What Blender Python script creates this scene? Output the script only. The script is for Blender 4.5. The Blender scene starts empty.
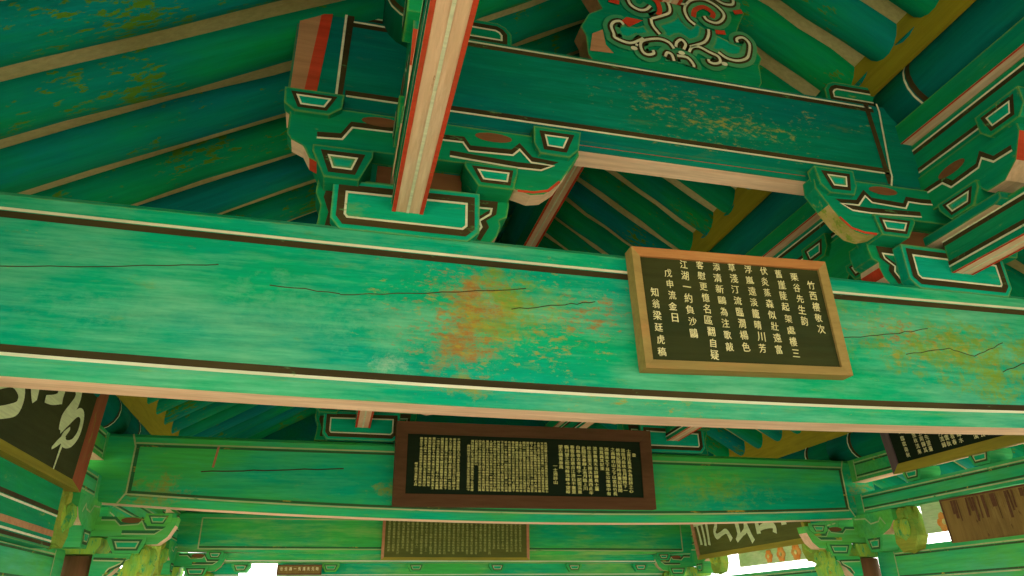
import bpy, bmesh, math, random
from mathutils import Matrix, Vector
random.seed(7)
SC = bpy.context.scene
COL = SC.collection
EYE = 1.65            # eye height above the pavilion floor; all heights below are measured from the eye

# ------------------------------------------------------------------ camera, sky, sun, exposure
YAW, PITCH, ROLL, FPX = 0.248763, 0.429330, -0.0163802, 716.32
fwd = Vector((math.sin(YAW)*math.cos(PITCH), math.cos(YAW)*math.cos(PITCH), math.sin(PITCH)))
rgt = Vector((math.cos(YAW), -math.sin(YAW), 0)); upv = rgt.cross(fwd)
c_, s_ = math.cos(ROLL), math.sin(ROLL)
r2 = c_*rgt + s_*upv; u2 = -s_*rgt + c_*upv
cam = bpy.data.cameras.new('camera'); camo = bpy.data.objects.new('camera', cam); COL.objects.link(camo)
cam.sensor_width = 36; cam.lens = FPX/1024*36; cam.clip_start = .05
camo.matrix_world = Matrix(((r2.x, u2.x, -fwd.x, 0), (r2.y, u2.y, -fwd.y, 0), (r2.z, u2.z, -fwd.z, EYE), (0, 0, 0, 1)))
SC.camera = camo

world = bpy.data.worlds.new('sky'); SC.world = world; world.use_nodes = True
bg = world.node_tree.nodes['Background']
bg.inputs[0].default_value = (1.0, 0.985, 0.93, 1); bg.inputs[1].default_value = 3.2
sun = bpy.data.lights.new('sun', 'SUN'); sun.energy = 9.0; sun.angle = math.radians(2); sun.color = (1, .95, .84)
suno = bpy.data.objects.new('sun', sun); COL.objects.link(suno)
suno.rotation_euler = (math.radians(38), 0, math.radians(-25))
SC.view_settings.view_transform = 'Standard'; SC.view_settings.look = 'None'
SC.view_settings.exposure = 0.70; SC.view_settings.gamma = 1; SC.view_settings.use_curve_mapping = False
try:
    SC.cycles.diffuse_bounces = 6; SC.cycles.max_bounces = 8
except Exception: pass

# ------------------------------------------------------------------ materials
MATS = {}
def nodes(name):
    m = bpy.data.materials.new(name); m.use_nodes = True; MATS[name] = m
    nt = m.node_tree; return m, nt, nt.nodes['Principled BSDF']
def N(nt, t, **kw):
    n = nt.nodes.new(t)
    for k, v in kw.items(): setattr(n, k, v)
    return n
def noise(nt, vec, scale, detail=5, rough=.6):
    n = N(nt, 'ShaderNodeTexNoise'); n.inputs['Scale'].default_value = scale
    n.inputs['Detail'].default_value = detail; n.inputs['Roughness'].default_value = rough
    nt.links.new(vec, n.inputs['Vector']); return n.outputs['Fac']
def ramp(nt, fac, a, b):
    n = N(nt, 'ShaderNodeMapRange'); n.inputs['From Min'].default_value = a; n.inputs['From Max'].default_value = b
    nt.links.new(fac, n.inputs['Value']); return n.outputs['Result']
def mix(nt, fac, a, b, mode='MIX'):
    n = N(nt, 'ShaderNodeMix', data_type='RGBA', blend_type=mode)
    for sock, v in ((n.inputs['Factor'], fac), (n.inputs['A'], a), (n.inputs['B'], b)):
        if hasattr(v, 'is_output'): nt.links.new(v, sock)
        elif isinstance(v, (int, float)): sock.default_value = v
        else: sock.default_value = (*v, 1)
    return n.outputs['Result']
def math_(nt, op, a, b):
    n = N(nt, 'ShaderNodeMath', operation=op)
    for i, v in enumerate((a, b)):
        if hasattr(v, 'is_output'): nt.links.new(v, n.inputs[i])
        else: n.inputs[i].default_value = v
    return n.outputs[0]
def mapping(nt, vec, loc=(0, 0, 0), sc=(1, 1, 1)):
    n = N(nt, 'ShaderNodeMapping'); n.inputs['Location'].default_value = loc; n.inputs['Scale'].default_value = sc
    nt.links.new(vec, n.inputs['Vector']); return n.outputs['Vector']
def paint(name, A, B, flake=(.42, .36, .05), amt=.33, axis='x', pale=None, pale_at=.58, stains=(), rough=.75, k=1.0, spots=0, worn=None):
    """weathered paint on timber: two pigments in patches, grain, flaked specks, faded patches, stains with shapes of their own"""
    m, nt, bs = nodes(name)
    oc = N(nt, 'ShaderNodeTexCoord').outputs['Object']
    inf = N(nt, 'ShaderNodeObjectInfo')
    off = N(nt, 'ShaderNodeVectorMath', operation='SCALE'); nt.links.new(inf.outputs['Location'], off.inputs[0]); off.inputs['Scale'].default_value = 3.7
    add = N(nt, 'ShaderNodeVectorMath', operation='ADD'); nt.links.new(oc, add.inputs[0]); nt.links.new(off.outputs[0], add.inputs[1])
    st = {'x': (.3, 1, 1), 'y': (1, .3, 1), 'z': (1, 1, .3)}[axis]
    sf = {'x': (.07, 1, 1), 'y': (1, .07, 1), 'z': (1, 1, .07)}[axis]
    v = mapping(nt, add.outputs[0], sc=st); vf = mapping(nt, add.outputs[0], sc=sf)
    c = mix(nt, ramp(nt, noise(nt, v, 2.3*k, 6), .40, .62), A, B)
    g = noise(nt, vf, 34*k, 5, .7)
    if pale:
        n4 = math_(nt, 'ADD', math_(nt, 'MULTIPLY', noise(nt, mapping(nt, v, loc=(4, 1, 7)), 3.4*k, 9, .68), .78), math_(nt, 'MULTIPLY', g, .22))
        c = mix(nt, ramp(nt, n4, pale_at-.05, pale_at+.13), c, pale)
    n3 = noise(nt, mapping(nt, v, loc=(9, 3, 2)), 13*k, 9, .72)
    if amt > 0: c = mix(nt, ramp(nt, n3, 1-amt, 1-amt+.05), c, flake)
    if spots:
        n5 = math_(nt, 'MULTIPLY', noise(nt, mapping(nt, add.outputs[0], loc=(1, 5, 2), sc=st), 46*k, 6, .7), noise(nt, mapping(nt, add.outputs[0], loc=(3, 3, 3)), 2.2, 3))
        c = mix(nt, ramp(nt, n5, .33-spots, .35-spots), c, flake)
    for (sx, sz, rx, rz, colr, soft) in stains:
        p = mapping(nt, oc, loc=(-sx/rx, 0, -sz/rz), sc=(1/rx, 0, 1/rz))
        ln = N(nt, 'ShaderNodeVectorMath', operation='LENGTH'); nt.links.new(p, ln.inputs[0])
        d = math_(nt, 'SUBTRACT', 1.25, ln.outputs['Value'])
        if soft < 0:      # a field of small flakes, densest at its centre
            nz = noise(nt, mapping(nt, oc, loc=(sx, 0, sz), sc=(.42, 1, 1)), 42, 8, .75)
            nz = math_(nt, 'ADD', nz, math_(nt, 'MULTIPLY', math_(nt, 'MINIMUM', d, 1.0), -soft))
            nz = math_(nt, 'ADD', nz, math_(nt, 'MULTIPLY', noise(nt, mapping(nt, oc, loc=(sz, 0, sx)), 5, 3), .25))
            c = mix(nt, math_(nt, 'MULTIPLY', ramp(nt, nz, .78, .90), .8), c, colr); continue
        d = math_(nt, 'ADD', d, math_(nt, 'MULTIPLY', math_(nt, 'SUBTRACT', noise(nt, mapping(nt, oc, loc=(sx, 0, sz), sc=(.7, 1, 1)), 12, 10, .78), .52), 5.0))
        c = mix(nt, math_(nt, 'MULTIPLY', ramp(nt, d, .45, .45+soft), .85), c, colr)
    if worn:      # paint rubbed off along the arrises
        bv = N(nt, 'ShaderNodeBevel', samples=6); bv.inputs['Radius'].default_value = .022
        ge = N(nt, 'ShaderNodeNewGeometry'); dp = N(nt, 'ShaderNodeVectorMath', operation='DOT_PRODUCT')
        nt.links.new(bv.outputs[0], dp.inputs[0]); nt.links.new(ge.outputs['True Normal'], dp.inputs[1])
        e = math_(nt, 'MULTIPLY', math_(nt, 'SUBTRACT', 1.0, dp.outputs['Value']), 2.2)
        e = math_(nt, 'ADD', e, math_(nt, 'MULTIPLY', math_(nt, 'SUBTRACT', n3, .52), 1.6))
        c = mix(nt, math_(nt, 'MULTIPLY', ramp(nt, e, .12, .45), .75), c, worn)
    c = mix(nt, 1.0, c, mix(nt, ramp(nt, g, .3, .7), (.80, .80, .80), (1.1, 1.1, 1.1)), 'MULTIPLY')
    nt.links.new(c, bs.inputs['Base Color']); bs.inputs['Roughness'].default_value = rough
    bs.inputs['Specular IOR Level'].default_value = .08
    b = N(nt, 'ShaderNodeBump'); b.inputs['Strength'].default_value = .25; b.inputs['Distance'].default_value = .01
    nt.links.new(g, b.inputs['Height']); nt.links.new(b.outputs[0], bs.inputs['Normal'])
    return m
OCH = (.40, .34, .04); ORG = (.38, .17, .035); YGR = (.20, .34, .03); PAL = (.13, .50, .29); DTEAL = (.003, .33, .22)
B1X, B1Z = 1.55, .70
def st1(x, z, rx, rz, c, s): return (x-B1X, z-B1Z, rx, rz, c, s)
paint('green_front', (.0004, .39, .26), (.002, .44, .19), OCH, .27, 'x', PAL, .50, [
    st1(-.75, 1.00, .40, .10, PAL, 1.4), st1(-.25, 1.06, .38, .15, PAL, 1.2), st1(.22, 1.02, .42, .19, PAL, 1.1), st1(.78, 1.16, .40, .13, (.16, .46, .17), 1.0),
    st1(2.05, 1.30, .55, .09, (.14, .45, .14), 1.0), st1(.62, 1.17, .28, .22, YGR, .7), st1(.60, 1.06, .19, .14, (.24, .36, .06), .6),
    st1(.52, 1.18, .18, .17, ORG, .8), st1(.44, .95, .22, .15, ORG, .8), st1(.46, 1.06, .40, .36, ORG, -.17), st1(.60, 1.08, .60, .36, OCH, -.16), st1(1.0, 1.14, .40, .2, ORG, -.15),
    st1(.50, .80, .25, .06, (.30, .32, .06), .7), st1(2.85, 1.10, .72, .24, YGR, .7), st1(3.0, .97, .22, .14, YGR, .6), st1(2.7, 1.14, .65, .22, OCH, -.16), st1(2.5, 1.17, .35, .12, ORG, -.16),
    st1(.17, .86, .10, .06, (.42, .60, .42), 1.0), st1(3.4, 1.12, .35, .16, YGR, .7), st1(1.2, .79, .9, .07, OCH, -.10), st1(-1.0, 1.25, .5, .12, OCH, -.05)], worn=(.22, .36, .05))
paint('green_second', (.002, .42, .25), (.06, .50, .10), OCH, .27, 'x', (.05, .46, .22), .56, [  # haze over the far bays put into the colour: lighter, yellower green
    (-3.0, .18, .30, .16, (.28, .30, .05), .7), (1.55, .30, .75, .20, (.20, .44, .06), .9), (-1.2, .22, .3, .1, (.25, .36, .06), .6),
    (3.1, .25, .22, .25, (.30, .30, .04), .7)], worn=(.22, .36, .05))
paint('green_end', (.004, .42, .22), (.06, .50, .10), OCH, .30, 'x', (.24, .48, .12), .53)
paint('teal_beam', (.0003, .175, .165), (.0008, .215, .13), OCH, .22, 'x', (.003, .26, .19), .55, [  # shade of the upper roof put into the pigment, darker than the front beam
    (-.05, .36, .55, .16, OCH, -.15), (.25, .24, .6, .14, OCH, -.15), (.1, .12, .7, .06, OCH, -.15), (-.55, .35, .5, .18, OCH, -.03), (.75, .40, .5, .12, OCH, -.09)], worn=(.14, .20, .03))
paint('green_bracket', (.001, .26, .15), (.006, .32, .095), OCH, .37, 'x', (.003, .26, .14), .55, worn=(.22, .36, .05))
paint('green_pale', (.05, .34, .17), (.10, .36, .14), OCH, .32, 'x', (.16, .42, .22), .55, worn=(.22, .36, .05))
paint('faded_haze_line', (.05, .10, .035), (.03, .16, .06), OCH, .42, 'x')  # far outlines: weathered paint, also paled in the colour for haze
paint('faded_haze_white', (.50, .55, .30), (.30, .46, .20), (.12, .36, .12), .42, 'x')
paint('green_low', (.02, .42, .15), (.11, .48, .08), OCH, .33, 'x', (.09, .42, .16), .54)  # bright haze on the low timbers put into the paint as yellow
paint('teal_low', (.004, .40, .22), (.02, .42, .14), OCH, .30, 'x', (.06, .46, .24), .54)
paint('teal_bracket', (.001, .38, .28), (.003, .42, .22), OCH, .29, 'x', (.01, .44, .30), .55, worn=(.22, .36, .05))
paint('green_side', (.001, .25, .16), (.006, .31, .09), OCH, .36, 'y', (.012, .28, .14), .56, worn=(.22, .36, .05))
paint('green_wall', (.006, .44, .22), (.09, .50, .11), OCH, .30, 'y', (.08, .46, .26), .54)
paint('teal_side', (.0003, .15, .14), (.001, .18, .085), OCH, .26, 'y')  # purlin colour darkened as well for shade under the roof
paint('rafter_green', (.0004, .23, .19), (.002, .30, .08), (.08, .22, .02), .26, 'x', (.001, .20, .21), .56, spots=.02)  # this and the next two rafter paints hold roof shade in their colour
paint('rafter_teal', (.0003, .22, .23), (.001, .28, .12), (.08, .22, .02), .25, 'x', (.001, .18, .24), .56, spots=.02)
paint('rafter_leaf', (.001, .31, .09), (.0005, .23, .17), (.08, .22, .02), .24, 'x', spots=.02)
paint('plaster', (.54, .48, .26), (.46, .41, .19), (.22, .17, .04), .30, 'x', k=1.5)
paint('olive', (.36, .29, .02), (.29, .25, .02), (.18, .12, .01), .28, 'y')
paint('pink', (.82, .60, .44), (.72, .50, .34), (.40, .20, .10), .34, 'x', (.85, .66, .50), .55)
paint('pink_worn', (.74, .50, .32), (.52, .42, .14), (.26, .36, .06), .47, 'x', (.40, .38, .08), .50, k=2)
paint('pink_side', (.80, .55, .38), (.70, .45, .28), (.40, .20, .10), .34, 'y', (.85, .66, .50), .55)
paint('pink_dull', (.50, .26, .14), (.42, .20, .10), (.3, .25, .06), .34, 'x')
paint('red', (.62, .06, .025), (.50, .07, .03), (.42, .25, .08), .34, 'x')
paint('dark_line', (.045, .035, .015), (.07, .055, .02), (.10, .22, .08), .40, 'x')
paint('white_line', (.80, .80, .62), (.66, .70, .50), (.20, .40, .16), .37, 'x')
paint('brown_paint', (.22, .09, .04), (.17, .08, .03), (.2, .15, .04), .33, 'x')
paint('column_brown', (.24, .105, .05), (.19, .085, .04), (.30, .16, .07), .30, 'z')
paint('moss', (.20, .48, .07), (.38, .48, .05), (.05, .36, .12), .45, 'z', (.14, .42, .12), .55, k=3)
paint('gold_moss', (.34, .36, .05), (.18, .34, .05), (.05, .32, .09), .40, 'y', k=2)
paint('wood_orange', (.55, .22, .07), (.44, .20, .07), (.62, .34, .14), .34, 'x', (.50, .30, .13), .58)
paint('wood_tan', (.36, .26, .09), (.42, .28, .10), (.25, .15, .06), .35, 'x', (.46, .22, .08), .6)
paint('wood_red', (.33, .08, .04), (.26, .09, .04), (.24, .17, .04), .40, 'z', (.26, .17, .06), .6)
paint('wood_brown', (.13, .062, .03), (.10, .05, .024), (.17, .10, .04), .30, 'x')
paint('wood_old', (.24, .155, .045), (.18, .115, .035), (.10, .05, .02), .40, 'z', (.30, .21, .07), .56, k=1.6)
paint('frame_olive', (.35, .29, .04), (.28, .25, .04), (.2, .12, .03), .3, 'x')
paint('frame_violet', (.16, .11, .13), (.12, .09, .09), (.2, .18, .08), .3, 'z')
paint('board_olive', (.040, .048, .015), (.050, .056, .017), (.08, .08, .022), .36, 'x', (.028, .042, .016), .55)
paint('board_dark', (.010, .020, .010), (.014, .023, .010), (.03, .05, .02), .3, 'x')
paint('ink_faint', (.40, .42, .14), (.34, .37, .12), (.2, .22, .06), .36, 'x', k=3)
paint('board_moss', (.12, .13, .03), (.09, .11, .028), (.15, .15, .04), .3, 'x')
paint('ink_cream', (.86, .80, .46), (.74, .68, .36), (.45, .38, .18), .33, 'x', k=2)
paint('ink_yellow', (.80, .76, .32), (.70, .66, .26), (.4, .38, .15), .3, 'x', k=3)
paint('ink_white', (.68, .76, .46), (.60, .70, .40), (.5, .6, .3), .25, 'x', k=2)
paint('flower_orange', (.85, .30, .06), (.80, .42, .12), (.8, .6, .3), .3, 'x', k=6)
paint('panel_pale', (.42, .66, .30), (.60, .76, .44), (.75, .72, .4), .35, 'y', k=4)
paint('floor_wood', (.26, .19, .11), (.20, .15, .085), (.2, .14, .07), .3, 'x')
paint('ground_sand', (.38, .34, .24), (.32, .30, .21), (.35, .40, .2), .3, 'x', k=.4)
paint('roof_grey', (.10, .10, .10), (.13, .13, .12), (.2, .2, .15), .3, 'x')

# ------------------------------------------------------------------ mesh building
class MB:
    def __init__(self): self.v = []; self.f = []; self.m = []
    def face(self, pts, mat):
        i = len(self.v); self.v += [tuple(p) for p in pts]; self.f.append(tuple(range(i, i+len(pts)))); self.m.append(mat)
    def solid(self, verts, faces, mats):
        i = len(self.v); self.v += [tuple(p) for p in verts]
        for fc, mt in zip(faces, mats): self.f.append(tuple(i+j for j in fc)); self.m.append(mt)
    def prism(self, poly, mp, w0, w1, mat, edge=None):
        n = len(poly); vs = [mp(u, v, w0) for u, v in poly] + [mp(u, v, w1) for u, v in poly]
        fs = [tuple(range(n)), tuple(range(2*n-1, n-1, -1))] + [(i, (i+1) % n, n+(i+1) % n, n+i) for i in range(n)]
        self.solid(vs, fs, [mat, mat] + [(edge or {}).get(i, mat) for i in range(n)])
    def box(self, x0, x1, y0, y1, z0, z1, mat, bottom=None, front=None):
        vs = [(x, y, z) for z in (z0, z1) for y in (y0, y1) for x in (x0, x1)]
        fs = [(0, 1, 3, 2), (4, 6, 7, 5), (0, 4, 5, 1), (2, 3, 7, 6), (0, 2, 6, 4), (1, 5, 7, 3)]
        self.solid(vs, fs, [bottom or mat, mat, front or mat, mat, mat, mat])
    def ribbon(self, pts, wd, mp, w, mat, closed=False):
        n = len(pts); L = []; R = []
        for i, p in enumerate(pts):
            a = pts[i-1] if (i > 0 or closed) else None; b = pts[(i+1) % n] if (i < n-1 or closed) else None
            d1 = Vector((p[0]-a[0], p[1]-a[1])).normalized() if a else None
            d2 = Vector((b[0]-p[0], b[1]-p[1])).normalized() if b else None
            d1 = d1 or d2; d2 = d2 or d1
            nn = Vector((-(d1+d2).y, (d1+d2).x))
            nn = nn.normalized() if nn.length > 1e-6 else Vector((-d1.y, d1.x))
            k = 1/max(.45, nn.dot(Vector((-d1.y, d1.x))))
            L.append((p[0]+nn.x*wd/2*k, p[1]+nn.y*wd/2*k)); R.append((p[0]-nn.x*wd/2*k, p[1]-nn.y*wd/2*k))
        i0 = len(self.v); self.v += [tuple(mp(u, v, w)) for u, v in L] + [tuple(mp(u, v, w)) for u, v in R]
        for i in range(n if closed else n-1):
            j = (i+1) % n; self.f.append((i0+i, i0+j, i0+n+j, i0+n+i)); self.m.append(mat)
    def outline(self, poly, mp, w, d=.018, band=.028, line=.009, closed=True, eps=.003):
        q = inset(poly, d+band/2); self.ribbon(q, band, mp, w, 'dark_line', closed)
        q = inset(poly, d+band+line/2); self.ribbon(q, line, mp, w+(eps if w > 0 else -eps)*.4, 'white_line', closed)
    def tube(self, pts, radii, mat, seg=10, cap=True):
        rings = []
        for i, p in enumerate(pts):
            p = Vector(p); a = Vector(pts[max(i-1, 0)]); b = Vector(pts[min(i+1, len(pts)-1)]); t = (b-a).normalized()
            s = t.cross(Vector((0, 0, 1)) if abs(t.z) < .95 else Vector((0, 1, 0))).normalized(); q = s.cross(t)
            rings.append([p + (s*math.cos(2*math.pi*k/seg) + q*math.sin(2*math.pi*k/seg))*radii[i] for k in range(seg)])
        vs = [v for r in rings for v in r]; fs = []
        for i in range(len(pts)-1):
            for k in range(seg): fs.append((i*seg+k, i*seg+(k+1) % seg, (i+1)*seg+(k+1) % seg, (i+1)*seg+k))
        if cap: fs += [tuple(range(seg-1, -1, -1)), tuple(range((len(pts)-1)*seg, len(pts)*seg))]
        self.solid(vs, fs, [mat]*len(fs))
    def blob(self, c, r, mat, seg=8, rings=5):
        vs = []; fs = []
        for i in range(rings+1):
            t = math.pi*i/rings
            for k in range(seg):
                a = 2*math.pi*k/seg; vs.append((c[0]+r[0]*math.sin(t)*math.cos(a), c[1]+r[1]*math.sin(t)*math.sin(a), c[2]+r[2]*math.cos(t)))
        for i in range(rings):
            for k in range(seg): fs.append((i*seg+k, i*seg+(k+1) % seg, (i+1)*seg+(k+1) % seg, (i+1)*seg+k))
        self.solid(vs, fs, [mat]*len(fs))
    def mesh(self, name, off=(0, 0, 0), smooth=False):
        me = bpy.data.meshes.new(name)
        me.from_pydata([(x-off[0], y-off[1], z-off[2]) for x, y, z in self.v], [], self.f)
        names = list(dict.fromkeys(self.m))
        for n in names: me.materials.append(MATS[n])
        me.polygons.foreach_set('material_index', [names.index(n) for n in self.m])
        bm = bmesh.new(); bm.from_mesh(me); bmesh.ops.recalc_face_normals(bm, faces=bm.faces); bm.to_mesh(me); bm.free()
        if smooth:
            for p in me.polygons: p.use_smooth = len(p.vertices) == 4
        me.update(); return me
    def part(self, name, parent, label=None, smooth=False, local=False):
        me = self.mesh(name, (0, 0, 0) if local else parent['_o'], smooth)
        o = bpy.data.objects.new(name, me); COL.objects.link(o); o.parent = parent
        o['_o'] = (0, 0, 0) if local else parent['_o']
        if label: o['label'] = label
        return o
    def mono(self, name, label, cat, group=None, kind=None, origin=None, smooth=False):
        if origin is None:
            xs, ys, zs = zip(*self.v); origin = ((min(xs)+max(xs))/2, (min(ys)+max(ys))/2, min(zs))
        o = bpy.data.objects.new(name, self.mesh(name, origin, smooth)); COL.objects.link(o)
        o.location = origin; tag(o, label, cat, group, kind); return o
def inset(poly, d):
    n = len(poly); A = sum(poly[i][0]*poly[(i+1) % n][1]-poly[(i+1) % n][0]*poly[i][1] for i in range(n))
    s = 1 if A > 0 else -1; out = []
    for i in range(n):
        a, p, b = poly[i-1], poly[i], poly[(i+1) % n]
        d1 = Vector((p[0]-a[0], p[1]-a[1])).normalized(); d2 = Vector((b[0]-p[0], b[1]-p[1])).normalized()
        n1 = Vector((-d1.y, d1.x))*s; n2 = Vector((-d2.y, d2.x))*s; nn = n1+n2
        nn = nn.normalized() if nn.length > 1e-6 else n1
        k = d/max(.5, nn.dot(n1)); out.append((p[0]+nn.x*k, p[1]+nn.y*k))
    return out
def tag(o, label=None, cat=None, group=None, kind=None):
    if label: o['label'] = label
    if cat: o['category'] = cat
    if group: o['group'] = group
    if kind: o['kind'] = kind
def thing(name, label, cat, loc, rot=(0, 0, 0), group=None):
    o = bpy.data.objects.new(name, None); COL.objects.link(o); o.location = loc; o.rotation_euler = rot
    o.empty_display_size = .1; o['_o'] = loc; tag(o, label, cat, group); return o
ORD = ['first', 'second', 'third', 'fourth', 'fifth', 'sixth', 'seventh', 'eighth', 'ninth', 'tenth', 'eleventh', 'twelfth', 'thirteenth',
       'fourteenth', 'fifteenth', 'sixteenth', 'seventeenth', 'eighteenth', 'nineteenth', 'twentieth', 'twenty-first', 'twenty-second',
       'twenty-third', 'twenty-fourth', 'twenty-fifth', 'twenty-sixth', 'twenty-seventh', 'twenty-eighth']

# ------------------------------------------------------------------ layout numbers (metres, heights from the eye)
D1, D2, D3 = 2.60, 5.90, 9.20          # front faces of the three crossbeam rows
XW = (-1.70, 4.83)                     # column lines
XC = (.224, 2.97)                      # lines of the middle purlins
RX = 1.60                              # ridge line
SL, SU = .585, .68                     # roof slopes
def zl(x): return 1.70+SL*(x-XW[0])    # plaster heights of the four roof planes
def zr(x): return 1.70+SL*(XW[1]-x)
def zul(x): return zl(XC[0])+SU*(x-XC[0])
def zur(x): return zr(XC[1])+SU*(XC[1]-x)
YA, YB = -5.0, 10.4  # roof carried on out of view behind the viewer to shade the upper beams
EAVE = (-2.85, 5.95)

# ------------------------------------------------------------------ setting
b = MB(); b.box(-60, 60, -60, 60, -2.4, -2.25, 'ground_sand'); b.mono('ground', 'pale sandy ground around the pavilion', 'ground', kind='structure')
b = MB(); b.box(-2.3, 5.4, -4.2, 10.0, -2.25, -1.65, 'floor_wood'); b.mono('floor', 'worn plank floor of the pavilion', 'floor', kind='structure')
def slab(xa, za, xb, zb, label):
    m = MB(); n = Vector((-(zb-za), 0, xb-xa)).normalized()*.14
    if n.z < 0: n = -n
    v = [(xa, YA, za), (xb, YA, zb), (xb, YB, zb), (xa, YB, za)]; w = [tuple(Vector(p)+n) for p in v]
    m.solid(v+w, [(0, 1, 2, 3), (7, 6, 5, 4), (0, 4, 5, 1), (1, 5, 6, 2), (2, 6, 7, 3), (3, 7, 4, 0)], ['plaster', 'roof_grey']+['roof_grey']*4)
    m.mono('ceiling', label, 'ceiling', kind='structure')
slab(EAVE[0], zl(EAVE[0]), XC[0], zl(XC[0]), 'cream plaster of the lower left roof slope between the green rafters')
slab(XC[1], zr(XC[1]), EAVE[1], zr(EAVE[1]), 'cream plaster of the lower right roof slope above the right wall')
slab(XC[0], zul(XC[0]), RX, zul(RX), 'cream plaster of the upper left roof slope')
slab(RX, zur(RX), XC[1], zur(XC[1]), 'cream plaster of the upper right roof slope')
b = MB()
P = [(EAVE[0]+.9, zl(EAVE[0]+.9)), (XW[0], 1.15), (XW[1], 1.15), (EAVE[1]-.9, zr(EAVE[1]-.9)), (XC[1], zr(XC[1])), (RX, zur(RX)), (XC[0], zl(XC[0]))]
b.prism(P, lambda u, v, w: (u, w, v), 9.5, 9.6, 'teal_side'); b.mono('wall_back', 'green board gable closing the far end of the roof', 'wall', kind='structure')
b = MB(); b.prism(P, lambda u, v, w: (u, w, v), -4.1, -4.0, 'teal_side'); b.mono('wall_front', 'unseen green board gable added to shade the near end of the roof', 'wall', kind='structure')  # added out of view to keep sky light off the upper beams

# ------------------------------------------------------------------ big crossbeams
def xz(u, v, w): return (u, w, v)
def crossbeam(x0, x1, zt, zb, y0, thick, mat, sag, cb=.045, pinkw=.14, seg=24, pinkmat='pink'):
    """hewn beam along x: painted face, pink soffit, slightly bowed underside"""
    m = MB(); rows = []
    for i in range(seg+1):
        x = x0+(x1-x0)*i/seg; s = sag(x)
        rows.append([(x, y0, zb+cb+s), (x, y0+cb*.9, zb+s), (x, y0+cb*.9+pinkw, zb+s), (x, y0+thick, zb+cb*4+s),
                     (x, y0+thick, zt-.05), (x, y0+thick-.05, zt), (x, y0+.025, zt), (x, y0, zt-.025)])
    vs = [p for r in rows for p in r]; fs = []; ms = []
    for i in range(seg):
        for k in range(8):
            fs.append((i*8+k, i*8+(k+1) % 8, (i+1)*8+(k+1) % 8, (i+1)*8+k)); ms.append(pinkmat if k == 1 else mat)
    fs += [tuple(range(8)), tuple(range(seg*8+7, seg*8-1, -1))]; ms += [mat, mat]
    m.solid(vs, fs, ms); return m
def hline(m, x0, x1, z, y, mat, wd, sag=lambda x: 0, seg=24):
    m.ribbon([(x0+(x1-x0)*i/seg, z+sag(x0+(x1-x0)*i/seg)) for i in range(seg+1)], wd, xz, y, mat)
def crack(m, pts, y, wd=.006):
    q = []
    for i in range(len(pts)-1):
        for k in range(6):
            t = k/6; q.append((pts[i][0]+(pts[i+1][0]-pts[i][0])*t, pts[i][1]+(pts[i+1][1]-pts[i][1])*t+random.uniform(-.004, .004)))
    q.append(pts[-1]); m.ribbon(q, wd, xz, y, 'dark_line')
sag1 = lambda x: .0068*(x-.9)**2
b = crossbeam(XW[0]-.25, XW[1]+.3, 1.445, .728, D1, .38, 'green_front', sag1)
for zz, dz in ((1.349, -.022), (.792, .02)):
    sg = sag1 if zz < 1 else (lambda x: .0028*(x-1.0)**2)
    hline(b, XW[0]+.3, XW[1]-.2, zz, D1-.004, 'white_line', .012, sg)
    hline(b, XW[0]+.3, XW[1]-.2, zz+dz, D1-.003, 'dark_line', .027, sg)
for L in ([(-.023, 1.135), (.299, 1.172), (.72, 1.231)], [(.656, 1.133), (.859, 1.167), (1.021, 1.198)], [(-.284, 1.152), (-.023, 1.138)],
          [(-1.181, 1.135), (-.722, 1.186), (-.475, 1.216)], [(2.208, 1.125), (2.486, 1.165), (2.69, 1.209)],
          [(2.528, 1.072), (2.783, 1.114), (2.916, 1.084), (3.11, 1.169)], [(3.054, 1.015), (3.202, 1.072)]):
    crack(b, L, D1-.002, .0038)
b.mono('crossbeam', 'broad weathered green crossbeam in front carrying the tan-framed board, stained orange at its middle', 'beam', origin=(B1X, D1, B1Z))
sag2 = lambda x: .0085*(x-1.75)**2
b = crossbeam(XW[0]-.1, XW[1]+.16, 1.295, .70, D2, .36, 'green_second', sag2, cb=.05)
for zz, dz, sg in ((1.225, -.018, lambda x: 0), (.765, .018, sag2)):
    hline(b, -1.435, 4.665, zz, D2-.004, 'faded_haze_white', .012, sg); hline(b, -1.435, 4.665, zz+dz, D2-.003, 'faded_haze_line', .018, sg)
for xx, dx in ((-1.435, .018), (4.665, -.018)):
    b.ribbon([(xx-.03*dx/.018, 1.29), (xx, 1.20), (xx, .86), (xx-.05*dx/.018, .78)], .012, xz, D2-.0045, 'faded_haze_white')
    b.ribbon([(xx+dx, 1.21), (xx+dx, .84)], .024, xz, D2-.0035, 'faded_haze_line')
b.ribbon([(-.85, 1.22), (-.87, 1.06)], .016, xz, D2-.004, 'pink_dull')
crack(b, [(-.95, 1.03), (-.5, 1.05), (.1, 1.08)], D2-.002, .009)
b.mono('crossbeam', 'second green crossbeam further back carrying the long brown-framed board', 'beam', origin=(1.75, D2, .70))
b = crossbeam(XW[0]-.1, XW[1]+.1, 1.15, .69, D3, .3, 'green_end', lambda x: .003*(x-1.6)**2, cb=.04)
hline(b, -1.38, 4.6, 1.08, D3-.004, 'faded_haze_white', .012); hline(b, -1.38, 4.6, .745, D3-.004, 'faded_haze_white', .012)
hline(b, -1.38, 4.6, .765, D3-.003, 'faded_haze_line', .018)
for xx in (-1.38, 4.6): b.ribbon([(xx, 1.08), (xx, .745)], .014, xz, D3-.0045, 'faded_haze_white')
b.mono('crossbeam', 'farthest green crossbeam behind the small faded board at the bottom', 'beam', origin=(1.6, D3, .69))

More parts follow.
